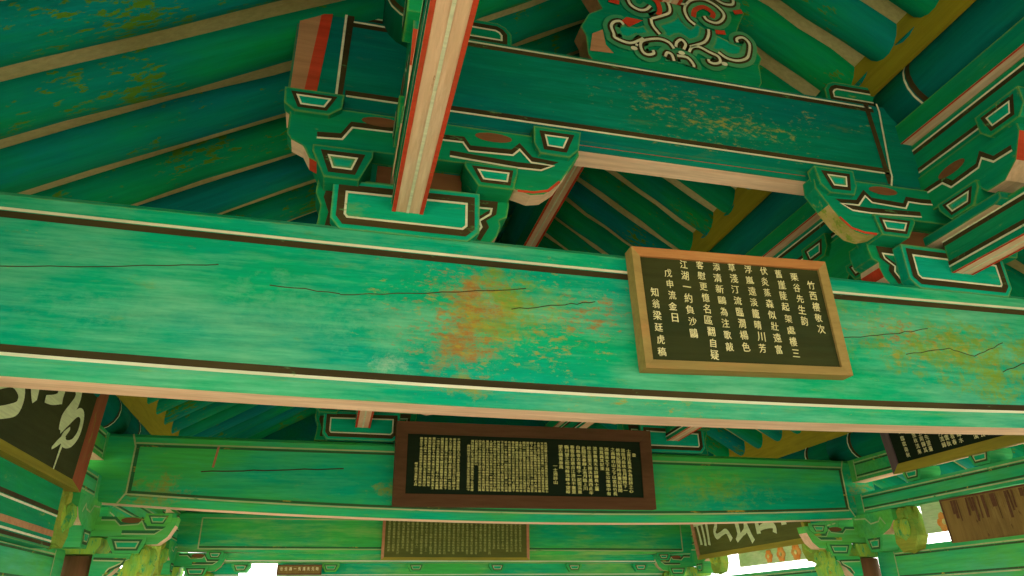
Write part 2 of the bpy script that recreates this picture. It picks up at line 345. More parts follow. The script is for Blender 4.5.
# ------------------------------------------------------------------ bracket sets on top of the crossbeams
def arm_profile(lo=0.0):
    return [(-.52, 1.83), (-.50, 1.80), (-.45, 1.775), (-.42, 1.72), (-.38, 1.70), (-.30, 1.76), (-.16, 1.79), (.40, 1.79), (.44, 1.69), (.52, 1.668), (.58, 1.68),
            (.645, 1.735), (.70, 1.82), (.755, 1.91), (.75, 1.985), (-.52, 1.985)]
WL_IN = [(.06, 1.90), (.136, 1.895), (.216, 1.897), (.244, 1.855), (.442, 1.863), (.474, 1.898), (.526, 1.837), (.628, 1.834), (.57, 1.802), (.463, 1.799), (.16, 1.815)]
WL_OUT = [(-.06, 1.90), (-.26, 1.896), (-.297, 1.83), (-.40, 1.822)]
SORO_IN_LO = [(.225, 1.79), (.225, 1.765), (.285, 1.675), (.44, 1.675), (.46, 1.765), (.46, 1.79)]
SORO_OUT_LO = [(-.41, 1.78), (-.41, 1.75), (-.355, 1.63), (-.215, 1.63), (-.165, 1.75), (-.165, 1.78)]
SORO_IN_UP = [(.535, 2.02), (.535, 1.93), (.56, 1.875), (.70, 1.872), (.745, 1.92), (.76, 2.02)]
SORO_OUT_UP = [(-.55, 2.04), (-.545, 1.96), (-.50, 1.925), (-.36, 1.925), (-.31, 1.965), (-.305, 2.04)]
def bearing(m, poly, mp, w0, w1, both=False, mat='teal_bracket', rim='green_bracket', ln=('dark_line', 'white_line')):
    m.prism(poly, mp, w0, w1, rim)
    q = [poly[0], poly[2], poly[3], poly[5]]; h = abs(poly[0][1]-poly[2][1]); k = min(1, h/.15)
    for w in ((w0-.003,) + ((w1+.003,) if both else ())):
        sgn = -1 if w < w0 else 1
        m.face([mp(u, v, w) for u, v in inset(q, .045*k)], mat)
        m.ribbon(inset(q, .034*k), .022*k, mp, w, ln[0], True); m.ribbon(inset(q, .047*k), .008, mp, w+sgn*.0015, ln[1], True)
def mid_bracket(xc, s, y0, dz, label):
    """the stepped bracket set between a crossbeam and the upper beam; s points to the ridge side"""
    t = thing('bracket_set', label, 'bracket', (xc, y0+.15, 1.425+dz), group='bracket sets on the crossbeams')
    C = lambda u, v, w: (xc+s*u, y0+w, v+dz)                    # across, front face at w = 0
    Lg = lambda u, v, w: (xc+w, y0+.16-u, v+dz)                  # along the building, u towards the viewer's end
    # base board with curled inner end
    m = MB(); R = [(-.375, 1.425), (.355, 1.425), (.36, 1.46), (.39, 1.50), (.405, 1.55), (.40, 1.58), (.435, 1.60), (.445, 1.66), (.44, 1.705), (-.38, 1.70), (-.385, 1.62), (-.36, 1.56), (-.365, 1.48)]
    m.prism(R, C, .065, .20, 'green_bracket', {1: 'pink', 2: 'pink', 3: 'red', 4: 'pink'})
    m.ribbon([(.27, 1.655), (.375, 1.655), (.37, 1.615), (.32, 1.575), (.335, 1.54), (.30, 1.475)], .034, C,    .062, 'dark_line')
    m.ribbon([(.28, 1.63), (.365, 1.632), (.36, 1.605), (.31, 1.565), (.32, 1.535), (.29, 1.485)], .009, C,    .0605, 'white_line')
    m.ribbon([(-.32, 1.69), (-.335, 1.60), (-.31, 1.53), (-.32, 1.46)], .03, C,    .062, 'dark_line')
    bb = m.part('base_board', t)
    # front block
    m = MB(); F = [(-.275, 1.425), (.25, 1.425), (.30, 1.475), (.30, 1.665), (-.315, 1.655), (-.315, 1.475)]
    m.prism(F, C, .004, .062, 'teal_bracket')
    m.outline(F, C, .001, .022, .030, .010)
    m.part('front_block', t)
    m = MB(); m.prism([(-.14, 1.705), (.23, 1.705), (.23, 1.79), (-.14, 1.79)], C, .07, .19, 'brown_paint'); m.part('filler_block', t, 'brown bare filler block')
    # arm
    A = arm_profile(); m = MB()
    up = 'pink' if s > 0 else 'pink_worn'
    m.prism(A, C, -.03, .06, 'green_bracket', {8: up, 9: up, 10: up, 11: up, 12: 'green_bracket', 1: up, 2: up, 3: 'red'})
    for WL in (WL_IN, WL_OUT):
        sg = .018
        m.ribbon([(u, v+sg) for u, v in WL], .026, C, -.0325, 'dark_line'); m.ribbon(WL, .009, C, -.0345, 'white_line')
    m.ribbon([(.46, 1.682), (.53, 1.682), (.60, 1.70), (.655, 1.755)], .012, C, -.0325, 'red')
    for u in (.355, -.14):
        m.face([C(u+.085*math.cos(a), 1.945+.024*math.sin(a), -.033) for a in [i*math.pi/8 for i in range(16)]], 'brown_paint')
    m.part('bracket_arm', t)
    for nm, poly, w0, w1 in (('bearing_block', SORO_IN_LO, -.045, .13), ('bearing_block', SORO_OUT_LO, -.045, .13), ('bearing_block', SORO_IN_UP, -.06, -.002), ('bearing_block', SORO_OUT_UP, -.06, -.002)):
        m = MB(); bearing(m, poly, C, w0, w1); m.part(nm, t)
    # arms along the building under the purlin
    LA = [(-.75, 2.00), (-.70, 1.90), (-.62, 1.80), (-.52, 1.79), (-.44, 1.87), (.44, 1.87), (.50, 1.79), (.60, 1.79), (.68, 1.85), (.74, 1.97), (.74, 2.085), (-.75, 2.085)]
    m = MB(); m.prism(LA, Lg, -.07, .07, 'green_side', {5: 'pink_side', 6: 'pink_side', 7: 'pink_side', 8: 'red', 0: 'pink_side', 1: 'pink_side', 2: 'pink_side'})
    for w in (-.0725, .0725):
        m.ribbon([(.17, 1.99), (.30, 1.985), (.34, 1.935), (.50, 1.94), (.53, 1.98), (.58, 1.92), (.68, 1.915)], .028, Lg, w, 'dark_line')
        m.ribbon([(.17, 1.975), (.29, 1.97), (.33, 1.92), (.50, 1.925), (.53, 1.96), (.58, 1.905), (.68, 1.90)], .01, Lg, w*1.03, 'white_line')
        m.face([Lg(.36+.085*math.cos(a), 2.01+.026*math.sin(a), w*1.01) for a in [i*math.pi/8 for i in range(16)]], 'brown_paint')
    m.part('purlin_arm', t)
    for c in (.36, -.36):
        m = MB(); bearing(m, [(c-.12, 1.868), (c-.12, 1.83), (c-.07, 1.755), (c+.07, 1.755), (c+.12, 1.83), (c+.12, 1.868)], Lg, -.09, .09, True); m.part('bearing_block', t)
        m = MB(); q = c*1.95; bearing(m, [(q-.12, 2.15), (q-.12, 2.06), (q-.08, 2.01), (q+.08, 2.01), (q+.12, 2.06), (q+.12, 2.15)], Lg, -.10, .10, True); m.part('bearing_block', t)
    m = MB(); m.prism([(-.60, 1.705), (.52, 1.705), (.56, 1.72), (.56, 1.755), (-.6, 1.755)], Lg, -.08, .08, 'green_side', {0: 'pink_side'}); m.part('filler_strip', t, 'filler strip with pink underside')
    # board over the upper beam clasping the purlin
    m = MB(); T = [(-.40, 2.56), (.47, 2.56), (.47, 2.66), (.44, 2.70), (.40, 2.72), (-.34, 2.72), (-.39, 2.69)]
    m.prism(T, C, .06, .2, 'green_bracket'); m.outline(T, C, .057, .022, .024, .010); m.part('clasp_board', t)
    return t
names = [('left', 'right')]
mid_bracket(XC[0], 1, D1, 0, 'tall green bracket set standing on the front crossbeam behind the long pink-bottomed tie')
mid_bracket(XC[1], -1, D1, 0, 'green bracket set on the front crossbeam at the right corner beside the tan-framed board')
mid_bracket(XC[0], 1, D2, -.115, 'small distant bracket block on the second crossbeam, left of the long brown-framed board')
mid_bracket(XC[1], -1, D2, -.115, 'distant bracket block on the second crossbeam, just right of the long brown-framed board')

# ------------------------------------------------------------------ upper beams
def upper_beam(y0, dz, label):
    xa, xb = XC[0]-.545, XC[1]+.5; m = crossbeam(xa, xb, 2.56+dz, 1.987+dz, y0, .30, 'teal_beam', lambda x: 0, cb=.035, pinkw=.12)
    xl, xr = XC[0]-.355, 2.73
    Y = y0-.004; M = lambda u, v, w: (u, w, v+dz)
    m.ribbon([(xr-.01, 2.515), (xl+.055, 2.515)], .010, M, Y, 'white_line'); m.ribbon([(xr, 2.498), (xl+.05, 2.498)], .024, M, Y+.001, 'dark_line')
    m.ribbon([(xr-.01, 2.085), (xl+.055, 2.085)], .010, M, Y, 'white_line'); m.ribbon([(xr, 2.103), (xl+.05, 2.103)], .026, M, Y+.001, 'dark_line')
    for s, xx in ((1, xl), (-1, xr)):
        m.ribbon([(xx-.09*s, 2.05), (xx-.065*s, 2.005), (xx, 2.005), (xx+.012*s, 2.03), (xx+.02*s, 2.55)] if s > 0 else [(xx-.02, 2.01), (xx, 2.07), (xx, 2.12), (xx+.035, 2.50), (xx+.03, 2.55)], .011, M, Y-.001, 'white_line')
        m.ribbon([(xx+.022*s, 2.02), (xx+.042*s, 2.55)], .030, M, Y, 'dark_line')
    m.face([M(u, v, Y) for u, v in [(xa+.01, 2.50), (xa+.125, 2.535), (xa+.09, 2.07), (xa+.01, 2.01)]], 'pink_dull')
    m.face([M(u, v, Y-.0005) for u, v in [(xa+.10, 2.53), (xa+.15, 2.54), (xa+.12, 2.08), (xa+.065, 2.045)]], 'red')
    for zz in (2.02,):
        m.ribbon([(XC[0]+.76, 2.012), (XC[1]-.76, 2.012)], .012, M, y0+.012, 'red')
    m.mono('upper_beam', label, 'beam', origin=(1.6, y0, 1.987+dz))
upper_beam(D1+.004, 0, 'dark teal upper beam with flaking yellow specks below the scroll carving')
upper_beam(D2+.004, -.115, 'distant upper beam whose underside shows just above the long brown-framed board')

def smooth(P, sub=4):
    out = []; n = len(P)
    for i in range(n-1):
        a, b, c, d = P[max(i-1, 0)], P[i], P[i+1], P[min(i+2, n-1)]
        for k in range(sub):
            t = k/sub; out.append(tuple(.5*(2*b[j]+(c[j]-a[j])*t+(2*a[j]-5*b[j]+4*c[j]-d[j])*t*t+(-a[j]+3*b[j]-3*c[j]+d[j])*t**3) for j in (0, 1)))
    return out+[P[-1]]
# ------------------------------------------------------------------ scroll carved board under the ridge
def scroll_board(y0, label):
    half = [(0.0, 2.56), (.46, 2.56), (.50, 2.62), (.505, 2.74), (.53, 2.80), (.48, 2.90), (.40, 2.955), (.43, 3.03), (.475, 3.12), (.42, 3.19)]
    poly = [(RX+u, v) for u, v in half] + [(RX+.25, 3.26)] + [(RX-.25, 3.26)] + [(RX-u, v) for u, v in reversed(half[1:])]
    m = MB(); m.prism(poly, xz, y0, y0+.11, 'green_bracket', {i: 'pink_dull' for i in range(1, 24)})
    f = y0-.004
    body = [(1.484, 2.924), (1.56, 2.99), (1.625, 3.06), (1.649, 3.085), (1.666, 3.043), (1.72, 2.99), (1.802, 2.937), (1.792, 2.865), (1.677, 2.79), (1.64, 2.832), (1.573, 2.793), (1.506, 2.841)]
    m.face([(u, f, v) for u, v in body], 'teal_bracket')
    m.face([(u, f, v) for u, v in [(1.26, 2.86), (1.39, 2.86), (1.50, 2.92), (1.50, 2.84), (1.40, 2.76), (1.27, 2.75)]], 'teal_bracket')
    m.face([(u, f, v) for u, v in [(1.81, 2.93), (1.99, 2.86), (2.04, 2.86), (2.02, 2.77), (1.90, 2.75), (1.78, 2.83)]], 'teal_bracket')
    m.face([(u, f+.001, v) for u, v in [(1.36, 3.05), (1.42, 2.98), (1.50, 2.98), (1.58, 3.0), (1.58, 3.08), (1.52, 3.16), (1.40, 3.15)]], 'green_bracket')
    curves = [[(1.309, 2.854), (1.291, 2.875), (1.255, 2.861), (1.237, 2.826), (1.248, 2.779), (1.256, 2.75), (1.334, 2.731), (1.397, 2.768), (1.414, 2.784)],
        [(1.40, 3.17), (1.353, 3.10), (1.359, 3.017), (1.407, 2.984), (1.45, 2.993), (1.482, 3.029)], [(1.50, 3.19), (1.563, 3.124), (1.594, 3.066), (1.592, 3.007), (1.541, 2.969), (1.48, 2.936)],
        [(1.475, 2.935), (1.48, 2.886), (1.516, 2.831)], [(1.588, 2.747), (1.562, 2.785), (1.502, 2.797), (1.417, 2.767), (1.394, 2.731), (1.404, 2.685), (1.433, 2.673), (1.465, 2.688), (1.462, 2.709)],
        [(1.601, 2.762), (1.61, 2.795), (1.639, 2.82), (1.661, 2.793), (1.646, 2.753)], [(1.676, 2.741), (1.696, 2.776), (1.74, 2.791), (1.799, 2.766), (1.849, 2.745), (1.855, 2.709), (1.82, 2.69), (1.79, 2.696), (1.787, 2.714)],
        [(1.818, 2.934), (1.811, 2.888), (1.776, 2.83), (1.686, 2.78)], [(1.987, 2.874), (1.986, 2.9), (2.027, 2.918), (2.06, 2.883), (2.049, 2.817), (2.024, 2.768), (1.966, 2.74), (1.902, 2.744), (1.854, 2.777)],
        [(1.739, 2.949), (1.701, 2.986), (1.688, 3.055), (1.73, 3.124), (1.81, 3.156), (1.884, 3.133), (1.931, 3.077), (1.918, 3.028), (1.875, 2.992), (1.821, 3.0), (1.804, 3.028)],
        [(1.657, 3.20), (1.657, 3.147), (1.661, 3.094), (1.704, 3.091)], [(1.881, 3.186), (1.942, 3.153), (1.999, 3.16), (2.011, 3.197)],
        [(1.53, 2.68), (1.545, 2.71), (1.57, 2.70), (1.578, 2.66)], [(1.60, 2.70), (1.66, 2.70), (1.69, 2.66), (1.69, 2.64)], [(1.37, 2.72), (1.375, 2.735)]]
    for L in curves:
        L = smooth(L); m.ribbon(L, .092, xz, f-.002-.0001*len(L), 'green_pale'); m.ribbon(L, .042, xz, f-.007, 'dark_line'); m.ribbon(L, .016, xz, f-.009, 'white_line')
    for L in ([(1.415, 3.07), (1.46, 3.10), (1.521, 3.075), (1.535, 3.013), (1.52, 2.971)], [(1.736, 3.007), (1.754, 3.063), (1.813, 3.097), (1.863, 3.062), (1.852, 3.026)],
              [(2.0, 3.10), (2.055, 3.12)], [(1.859, 2.924), (1.92, 2.931)], [(1.236, 3.014), (1.297, 3.009)]):
        m.ribbon(smooth(L), .030, xz, f-.0085, 'red')
    m.face([(u, f-.0085, v) for u, v in [(1.34, 2.845), (1.425, 2.91), (1.33, 2.913), (1.30, 2.88)]], 'red')
    m.face([(u, f-.001, v) for u, v in [(1.11, 2.64), (1.13, 2.76), (1.19, 2.80), (1.20, 2.70), (1.24, 2.65)]], 'pink_dull')
    for u, v in ((1.355, 2.70), (1.88, 2.70), (1.63, 2.725)):
        m.face([(u+.02*math.cos(a), f-.0095, v+.014*math.sin(a)) for a in [i*math.pi/4 for i in range(8)]], 'white_line')
    m.mono('scroll_carving', label, 'carved board')
scroll_board(D1+.06, 'scroll-carved green and red board standing on the upper beam at the top')
scroll_board(D2+.06, 'distant scroll-carved board under the ridge beyond the first one')

# ------------------------------------------------------------------ purlins, bearers and tie beams (one timber per bay)
BAYS = [(-1.5, D1+.16), (D1+.16, D2+.16), (D2+.16, YB-.4)]
BN = ['nearest bay', 'middle bay', 'farthest bay']
def purlin(xc, zc, r, y0, y1, label, mat='teal_side', bands=()):
    m = MB(); n = 24; m.tube([(xc, y0+(y1-y0)*i/10, zc) for i in range(11)], [r*(1+random.uniform(-.01, .01)) for _ in range(11)], mat, 20)
    for yb in bands:
        for d, w, mt in ((0, .012, 'white_line'), (-.028, .03, 'dark_line')):
            m.tube([(xc, yb+d-w/2, zc), (xc, yb+d+w/2, zc)], [r*1.018]*2, mt, 20, cap=False)
    return m.mono('purlin', label, 'purlin', smooth=True)
def longbeam(name, x0, x1, z0, z1, y0, y1, label, cat, mat='green_side', pink=True, z0b=None, lines=True, redw=.0, ends=0.0, faded=False):
    """timber along the building; z0b: height of its underside at the far end when it dips"""
    d = (z0b-z0) if z0b is not None else 0
    wl, dl = ('faded_haze_white', 'faded_haze_line') if faded else ('white_line', 'dark_line')  # faded: lines paled in the colour for haze and weathering
    m = MB(); vs = []
    for y, dd in ((y0, 0), (y1, d)):
        vs += [(x0, y, z0+dd), (x1, y, z0+dd), (x1, y, z1+dd), (x0, y, z1+dd)]
    fs = [(0, 1, 2, 3), (7, 6, 5, 4), (0, 4, 5, 1), (1, 5, 6, 2), (2, 6, 7, 3), (3, 7, 4, 0)]
    m.solid(vs, fs, [mat, mat, 'pink_side' if pink else mat, mat, mat, mat])
    if redw:
        for a, c in ((x0, x0+redw), (x1-redw, x1)):
            m.face([(a, y0, z0-.002), (c, y0, z0-.002), (c, y1, z0+d-.002), (a, y1, z0+d-.002)], 'red')
        xm = (x0+x1)/2; m.face([(xm-.006, y0, z0-.002), (xm+.006, y0, z0-.002), (xm+.006, y1, z0+d-.002), (xm-.006, y1, z0+d-.002)], 'white_line')
    if lines:
        for xs, e in ((x0-.003, -.001), (x1+.003, .001)):
            S = lambda u, v, w: (w, u, v)
            h = z1-z0
            for zz, sg in ((z0+.16*h, 1), (z1-.16*h, -1)):
                m.ribbon([(y0+ends, zz), (y1-ends, zz+d)], .010, S, xs+e, wl); m.ribbon([(y0+ends, zz+sg*.016), (y1-ends, zz+sg*.016+d)], (.014 if faded else .022), S, xs, dl)
            if ends:
                for yy in (y0+ends, y1-ends): m.ribbon([(yy, z0+.05*h), (yy, z1-.05*h)], .012, S, xs+e*2, wl)
    return m.mono(name, label, cat)
SIDE = ('left', 'right')
for i, xc in enumerate(XC):
    sd = SIDE[i]
    for k, (ya, yb) in enumerate(BAYS):
        purlin(xc, 2.575, .17, ya, yb, 'dark teal %s middle purlin in the %s, carrying the upper rafters' % (sd, BN[k]), bands=((yb-.34,) if k < 2 else ())+((ya+.36,) if k else ()))
        longbeam('purlin_bearer', xc-(.12 if i else .05), xc+(.12 if i else .05), 2.30, 2.415, ya, yb, 'flat pink-bottomed bearer under the %s middle purlin in the %s' % (sd, BN[k]), 'beam', redw=.012, lines=False)
        longbeam('inner_bearer', xc-.05, xc+.05, 2.09, 2.295, ya, yb, 'narrow green lower bearer beneath the %s middle purlin in the %s' % (sd, BN[k]), 'beam', lines=True)
    z2 = 1.425
    lab = [('long tie beam with pink red-edged underside running overhead to the left bracket set', 'tie beam with pink red-edged underside entering the right corner bracket'),
           ('tie beam of the middle bay entering the small distant bracket left of the long board', 'tie beam of the middle bay entering the distant bracket right of the long board'),
           ('tie beam of the farthest bay on the left middle line', 'tie beam of the farthest bay on the right middle line')]
    xt = xc-.006 if i == 0 else xc+.03
    longbeam('tie_beam', xt-.065, xt+.065, 1.532, 1.735, -1.5, D1+.003, lab[0][i], 'tie beam', redw=.016)
    longbeam('tie_beam', xc-.06, xc+.06, 1.54, 1.74, D1+.21, D2+.003, lab[1][i], 'tie beam', z0b=1.415, redw=.016)
    longbeam('tie_beam', xc-.06, xc+.06, 1.42, 1.6, D2+.21, D3+.3, lab[2][i], 'tie beam', redw=.016)
    # board closing the gaps between the upper rafters on top of the purlin
    s = -1 if i else 1
    for k, (ya, yb) in enumerate(BAYS):
        m = MB(); xo = xc+s*.15; zt_ = (zul(xo) if i == 0 else zur(xo))
        m.prism([(xo, 2.66), (xo+s*.02, 2.66), (xo+s*.03, zt_+.02), (xo-s*.02, zt_)], lambda u, v, w: (u, w, v), ya, yb, 'olive')
        m.mono('rafter_infill_board', 'olive scalloped infill board between upper rafters on the %s middle purlin, %s' % (sd, BN[k]), 'board')
for k, (ya, yb) in enumerate(BAYS):
    purlin(RX, 3.38, .16, ya, yb, 'dark ridge purlin at the top of the roof in the %s' % BN[k])
    longbeam('ridge_bearer', RX-.065, RX+.065, 3.08, 3.24, ya, yb, 'red-edged pink-bottomed bearer under the ridge purlin in the %s' % BN[k], 'beam', redw=.02, lines=False)

# ------------------------------------------------------------------ rafters
def rafter_mesh(L, r, mat):
    m = MB(); n = 9
    m.tube([(L*i/(n-1), random.uniform(-.012, .012), random.uniform(-.008, .008)) for i in range(n)], [r*(1.03-.06*i/(n-1))*(1+random.uniform(-.025, .025)) for i in range(n)], mat, 18)
    return m.mesh('rafter', smooth=True)
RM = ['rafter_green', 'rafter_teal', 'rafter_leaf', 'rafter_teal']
def rafters(xa, za, xb, zb, ys, r, labelf, group, mats=RM):
    L = math.hypot(xb-xa, zb-za); ang = math.atan2(zb-za, abs(xb-xa)); ms = [rafter_mesh(L, r, q) for q in mats]
    for k, y in enumerate(ys):
        o = bpy.data.objects.new('rafter', ms[k % len(ms)]); COL.objects.link(o)
        o.location = (xa, y, za); o.rotation_euler = (0, -ang, 0) if xb > xa else (0, -ang, math.pi)
        tag(o, labelf(k, y), 'rafter', group)
def where(y): return 'nearest bay' if y < D1+.16 else ('middle bay' if y < D2+.16 else 'farthest bay')
def counter(side):
    cnt = {}
    def f(k, y):
        w = where(y); cnt[w] = cnt.get(w, 0)+1
        return 'green round rafter of the %s slope, %s from the front in the %s' % (side, ORD[cnt[w]-1], w)
    return f
drop = -.045
yl = [2.335-.37*3+.372*k for k in range(23)]
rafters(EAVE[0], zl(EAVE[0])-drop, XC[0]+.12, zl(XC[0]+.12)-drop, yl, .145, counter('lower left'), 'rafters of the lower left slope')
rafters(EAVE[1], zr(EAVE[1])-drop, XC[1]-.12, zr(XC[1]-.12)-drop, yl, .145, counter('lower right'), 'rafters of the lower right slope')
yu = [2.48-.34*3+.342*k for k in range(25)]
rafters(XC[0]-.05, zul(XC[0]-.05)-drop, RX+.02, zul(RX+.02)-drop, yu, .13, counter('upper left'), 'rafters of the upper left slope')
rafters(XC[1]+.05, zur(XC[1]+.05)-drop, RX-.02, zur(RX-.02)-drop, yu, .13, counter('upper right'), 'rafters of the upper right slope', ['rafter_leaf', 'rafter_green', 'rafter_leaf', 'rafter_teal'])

# ------------------------------------------------------------------ columns with their bracket sets, side walls of beams
YC = (D1+.17, D2+.17, D3+.15)
RN = ['front', 'second', 'farthest']
def column(xw, y, label):
    m = MB(); m.tube([(xw, y, z) for z in (-1.65, -.6, .2, .43)], [.15, .148, .138, .132], 'column_brown', 20)
    return m.mono('column', label, 'column', smooth=True)
def bud(m, c, s=1.0, mat='moss'):
    x, y, z = c
    m.blob((x, y, z), (.075*s, .075*s, .085*s), mat)
    for a in range(5):
        t = a*2*math.pi/5; m.blob((x+.06*s*math.cos(t), y+.06*s*math.sin(t), z+.03*s), (.045*s, .045*s, .075*s), mat, 7, 4)
    m.blob((x, y, z-.10*s), (.055*s, .055*s, .05*s), 'gold_moss', 7, 4); m.blob((x, y, z+.10*s), (.05*s, .05*s, .06*s), 'gold_moss', 7, 4)
def corner_bracket(xw, s, y, label):
    t = thing('column_bracket', label, 'bracket', (xw, y, .43), group='bracket sets on the columns')
    yf = y-.17
    ks = .82 if y < D2-.5 else 1.0
    C = lambda u, v, w: (xw+s*u*ks, yf+w, v)
    m = MB(); m.prism([(-.16, .55), (-.16, .50), (-.13, .44), (.13, .44), (.16, .50), (.16, .55)], lambda u, v, w: (xw+u, y+w, v), -.16, .16, 'moss'); m.part('capital_block', t)
    m = MB(); U = [(-.25, .56), (.40, .56), (.46, .505), (.53, .51), (.59, .56), (.63, .64), (.64, .695), (-.25, .695)]
    m.prism(U, C, .03, .15, 'green_low', {1: 'pink', 2: 'pink', 3: 'pink', 4: 'pink'})
    WL = [(.13, .672), (.22, .672), (.26, .635), (.38, .645), (.40, .668), (.435, .61), (.545, .61), (.50, .578), (.28, .578)]
    m.ribbon([(u, v+.014) for u, v in WL], .022, C, .0275, 'faded_haze_line'); m.ribbon(WL, .009, C, .026, 'faded_haze_white')
    m.face([C(.33+.07*math.cos(a), .672+.02*math.sin(a), .0265) for a in [i*math.pi/8 for i in range(16)]], 'brown_paint')
    m.part('upper_arm', t)
    m = MB(); Lw = [(.12, .28), (.22, .28), (.27, .33), (.30, .38), (.36, .41), (.37, .445), (.12, .445)]
    m.prism(Lw, C, .04, .15, 'green_low', {1: 'pink', 2: 'pink', 3: 'pink'})
    m.ribbon([(.13, .41), (.33, .405), (.32, .375), (.25, .34), (.22, .30)], .02, C, .0375, 'faded_haze_line'); m.ribbon([(.13, .40), (.32, .395), (.31, .38), (.24, .345), (.21, .30)], .009, C, .036, 'faded_haze_white')
    m.part('lower_arm', t)
    for poly in ([(.20, .557), (.20, .53), (.25, .447), (.42, .447), (.455, .53), (.455, .557)], [(.42, .72), (.42, .66), (.46, .635), (.56, .635), (.60, .66), (.60, .72)]):
        m = MB(); bearing(m, poly, C, .015, .16 if poly[0][1] < .6 else .029, mat='teal_low', rim='green_low', ln=('faded_haze_line', 'faded_haze_white')); m.part('bearing_block', t)
    m = MB(); bud(m, (xw+s*.44*ks, yf+.10, .40), .9)
    m.prism([(.30, .30), (.36, .24), (.50, .26), (.53, .36), (.44, .45), (.34, .42)], C, .06, .15, 'moss'); m.part('carved_bud', t, 'yellow-green carved bud under the arm')
    # arms along the wall to both sides
    for d in (-1, 1):
        Lg = lambda u, v, w: (xw+w, y+d*u, v)
        m = MB(); m.prism([(.10, .60), (.46, .60), (.56, .64), (.62, .70), (.62, .795), (.10, .795)], Lg, -.10, .10, 'green_low', {1: 'pink_side', 2: 'pink_side'})
        for w in (-.103, .103):
            m.ribbon([(.14, .76), (.28, .75), (.34, .70), (.44, .71), (.47, .74), (.52, .68)], .012, Lg, w, 'faded_haze_white')
        m.part('wall_arm', t)
        m = MB(); bearing(m, [(.24, .60), (.24, .56), (.28, .465), (.42, .465), (.46, .56), (.46, .60)], Lg, -.11, .11, True, 'teal_low', 'green_low', ('faded_haze_line', 'faded_haze_white')); m.part('bearing_block', t)
        m = MB()
        bud(m, (xw, y+d*.66, .60), 1.15)
        m.prism([(.54, .52), (.60, .44), (.74, .46), (.80, .56), (.78, .74), (.66, .80), (.56, .74)], Lg, -.055, .055, 'gold_moss')
        bud(m, (xw, y+d*.72, .72), .8, 'gold_moss'); m.part('carved_bud', t, 'yellow-green carved bud on the wall side')
    return t
for i, xw in enumerate(XW):
    s = 1 if i == 0 else -1; sd = SIDE[i]
    for k, y in enumerate(YC):
        column(xw, y, 'reddish brown round column at the %s end of the %s crossbeam' % (sd, RN[k]))
        corner_bracket(xw, s, y, 'yellowish green bracket set with carved buds on the %s column of the %s row' % (sd, RN[k]))
    fx = xw+s*.08
    for k, (ya, yb) in enumerate([(-1.5, YC[0]), (YC[0], YC[1]), (YC[1], YC[2]+.8)]):
        purlin(xw, 1.43, .15, ya, yb, 'green %s wall purlin under the rafters in the %s' % (sd, BN[k]), bands=((yb-.32,) if k < 2 else ())+((ya+.34,) if k else ()))
        longbeam('wall_bearer', xw-.07, xw+.07, 1.09, 1.29, ya, yb, 'green bearer under the %s wall purlin in the %s' % (sd, BN[k]), 'beam', 'green_low', ends=.25, faded=True)
        longbeam('wall_beam', xw-.08, xw+.08, .80, .975, ya, yb, 'green wall beam of the %s side spanning the columns in the %s' % (sd, BN[k]), 'beam', 'green_wall', pink=False, ends=.27, faded=True)
        longbeam('lower_wall_beam', min(xw-s*.05, xw-s*.16), max(xw-s*.05, xw-s*.16), .20, (.44, .415)[i] if k != 1 else (.465, .495)[i], ya+.15, yb-.15, 'low green beam of the %s side between the columns in the %s' % (sd, BN[k]), 'beam', 'green_wall', pink=False, ends=.22, faded=True)
        m = MB(); xo = xw+s*.09; zt_ = 1.70+SL*.09
        zo = 1.50
        m.prism([(xo, zo), (xo+s*.03, zo), (xo+s*.10, zt_+.06), (xo-s*.02, zt_)], lambda u, v, w: (u, w, v), ya, yb, 'olive')
        m.mono('rafter_infill_board', 'olive infill board between rafter feet above the %s wall, %s' % (sd, BN[k]), 'board')
        n = 4 if k else 3; L0, L1 = max(ya, -.4), min(yb, 9.3)
        for j in range(n):
            yy = L0+(L1-L0)*(j+.5)/n+.06
            if k == 1: yy = [3.30, 3.85, 4.42, 5.12][j]
            m = MB(); bearing(m, [(yy-.10, 1.085), (yy-.10, 1.04), (yy-.07, .98), (yy+.07, .98), (yy+.10, 1.04), (yy+.10, 1.085)], lambda u, v, w: (xw+w, u, v), -.10, .10, True, 'teal_low', 'green_low', ('faded_haze_line', 'faded_haze_white'))
            m.mono('bearing_block', 'small outlined block on the %s wall beam, %s from the front in the %s' % (sd, ORD[j], BN[k]), 'block', 'blocks on the wall beams')
m = MB(); m.box(XW[0]-.04, XW[0]+.06, YC[0]+.7, YC[1]-.85, .42, .79, 'green_side')
for zz, mt, wd in ((.61, 'white_line', .012), (.632, 'dark_line', .024), (.505, 'pink_dull', .035), (.462, 'white_line', .012), (.44, 'dark_line', .02)):
    m.ribbon([(YC[0]+.7, zz), (YC[1]-.85, zz)], wd, lambda u, v, w: (w, u, v), XW[0]+.063, mt)
m.mono('infill_beam', 'green striped infill timber below the big brush-written board on the left wall', 'beam')
for xa, xb, lab in ((-1.5, -.92, 'short green board closing the far end left of the bright slit'), (-.5, 4.6, 'long green board closing the far end right of the bright slit')):
    m = MB(); m.box(xa, xb, D3+.10, D3+.14, .42, .61, 'green_end'); hline(m, xa, xb, .47, D3+.096, 'white_line', .012); m.mono('infill_board', lab, 'board')
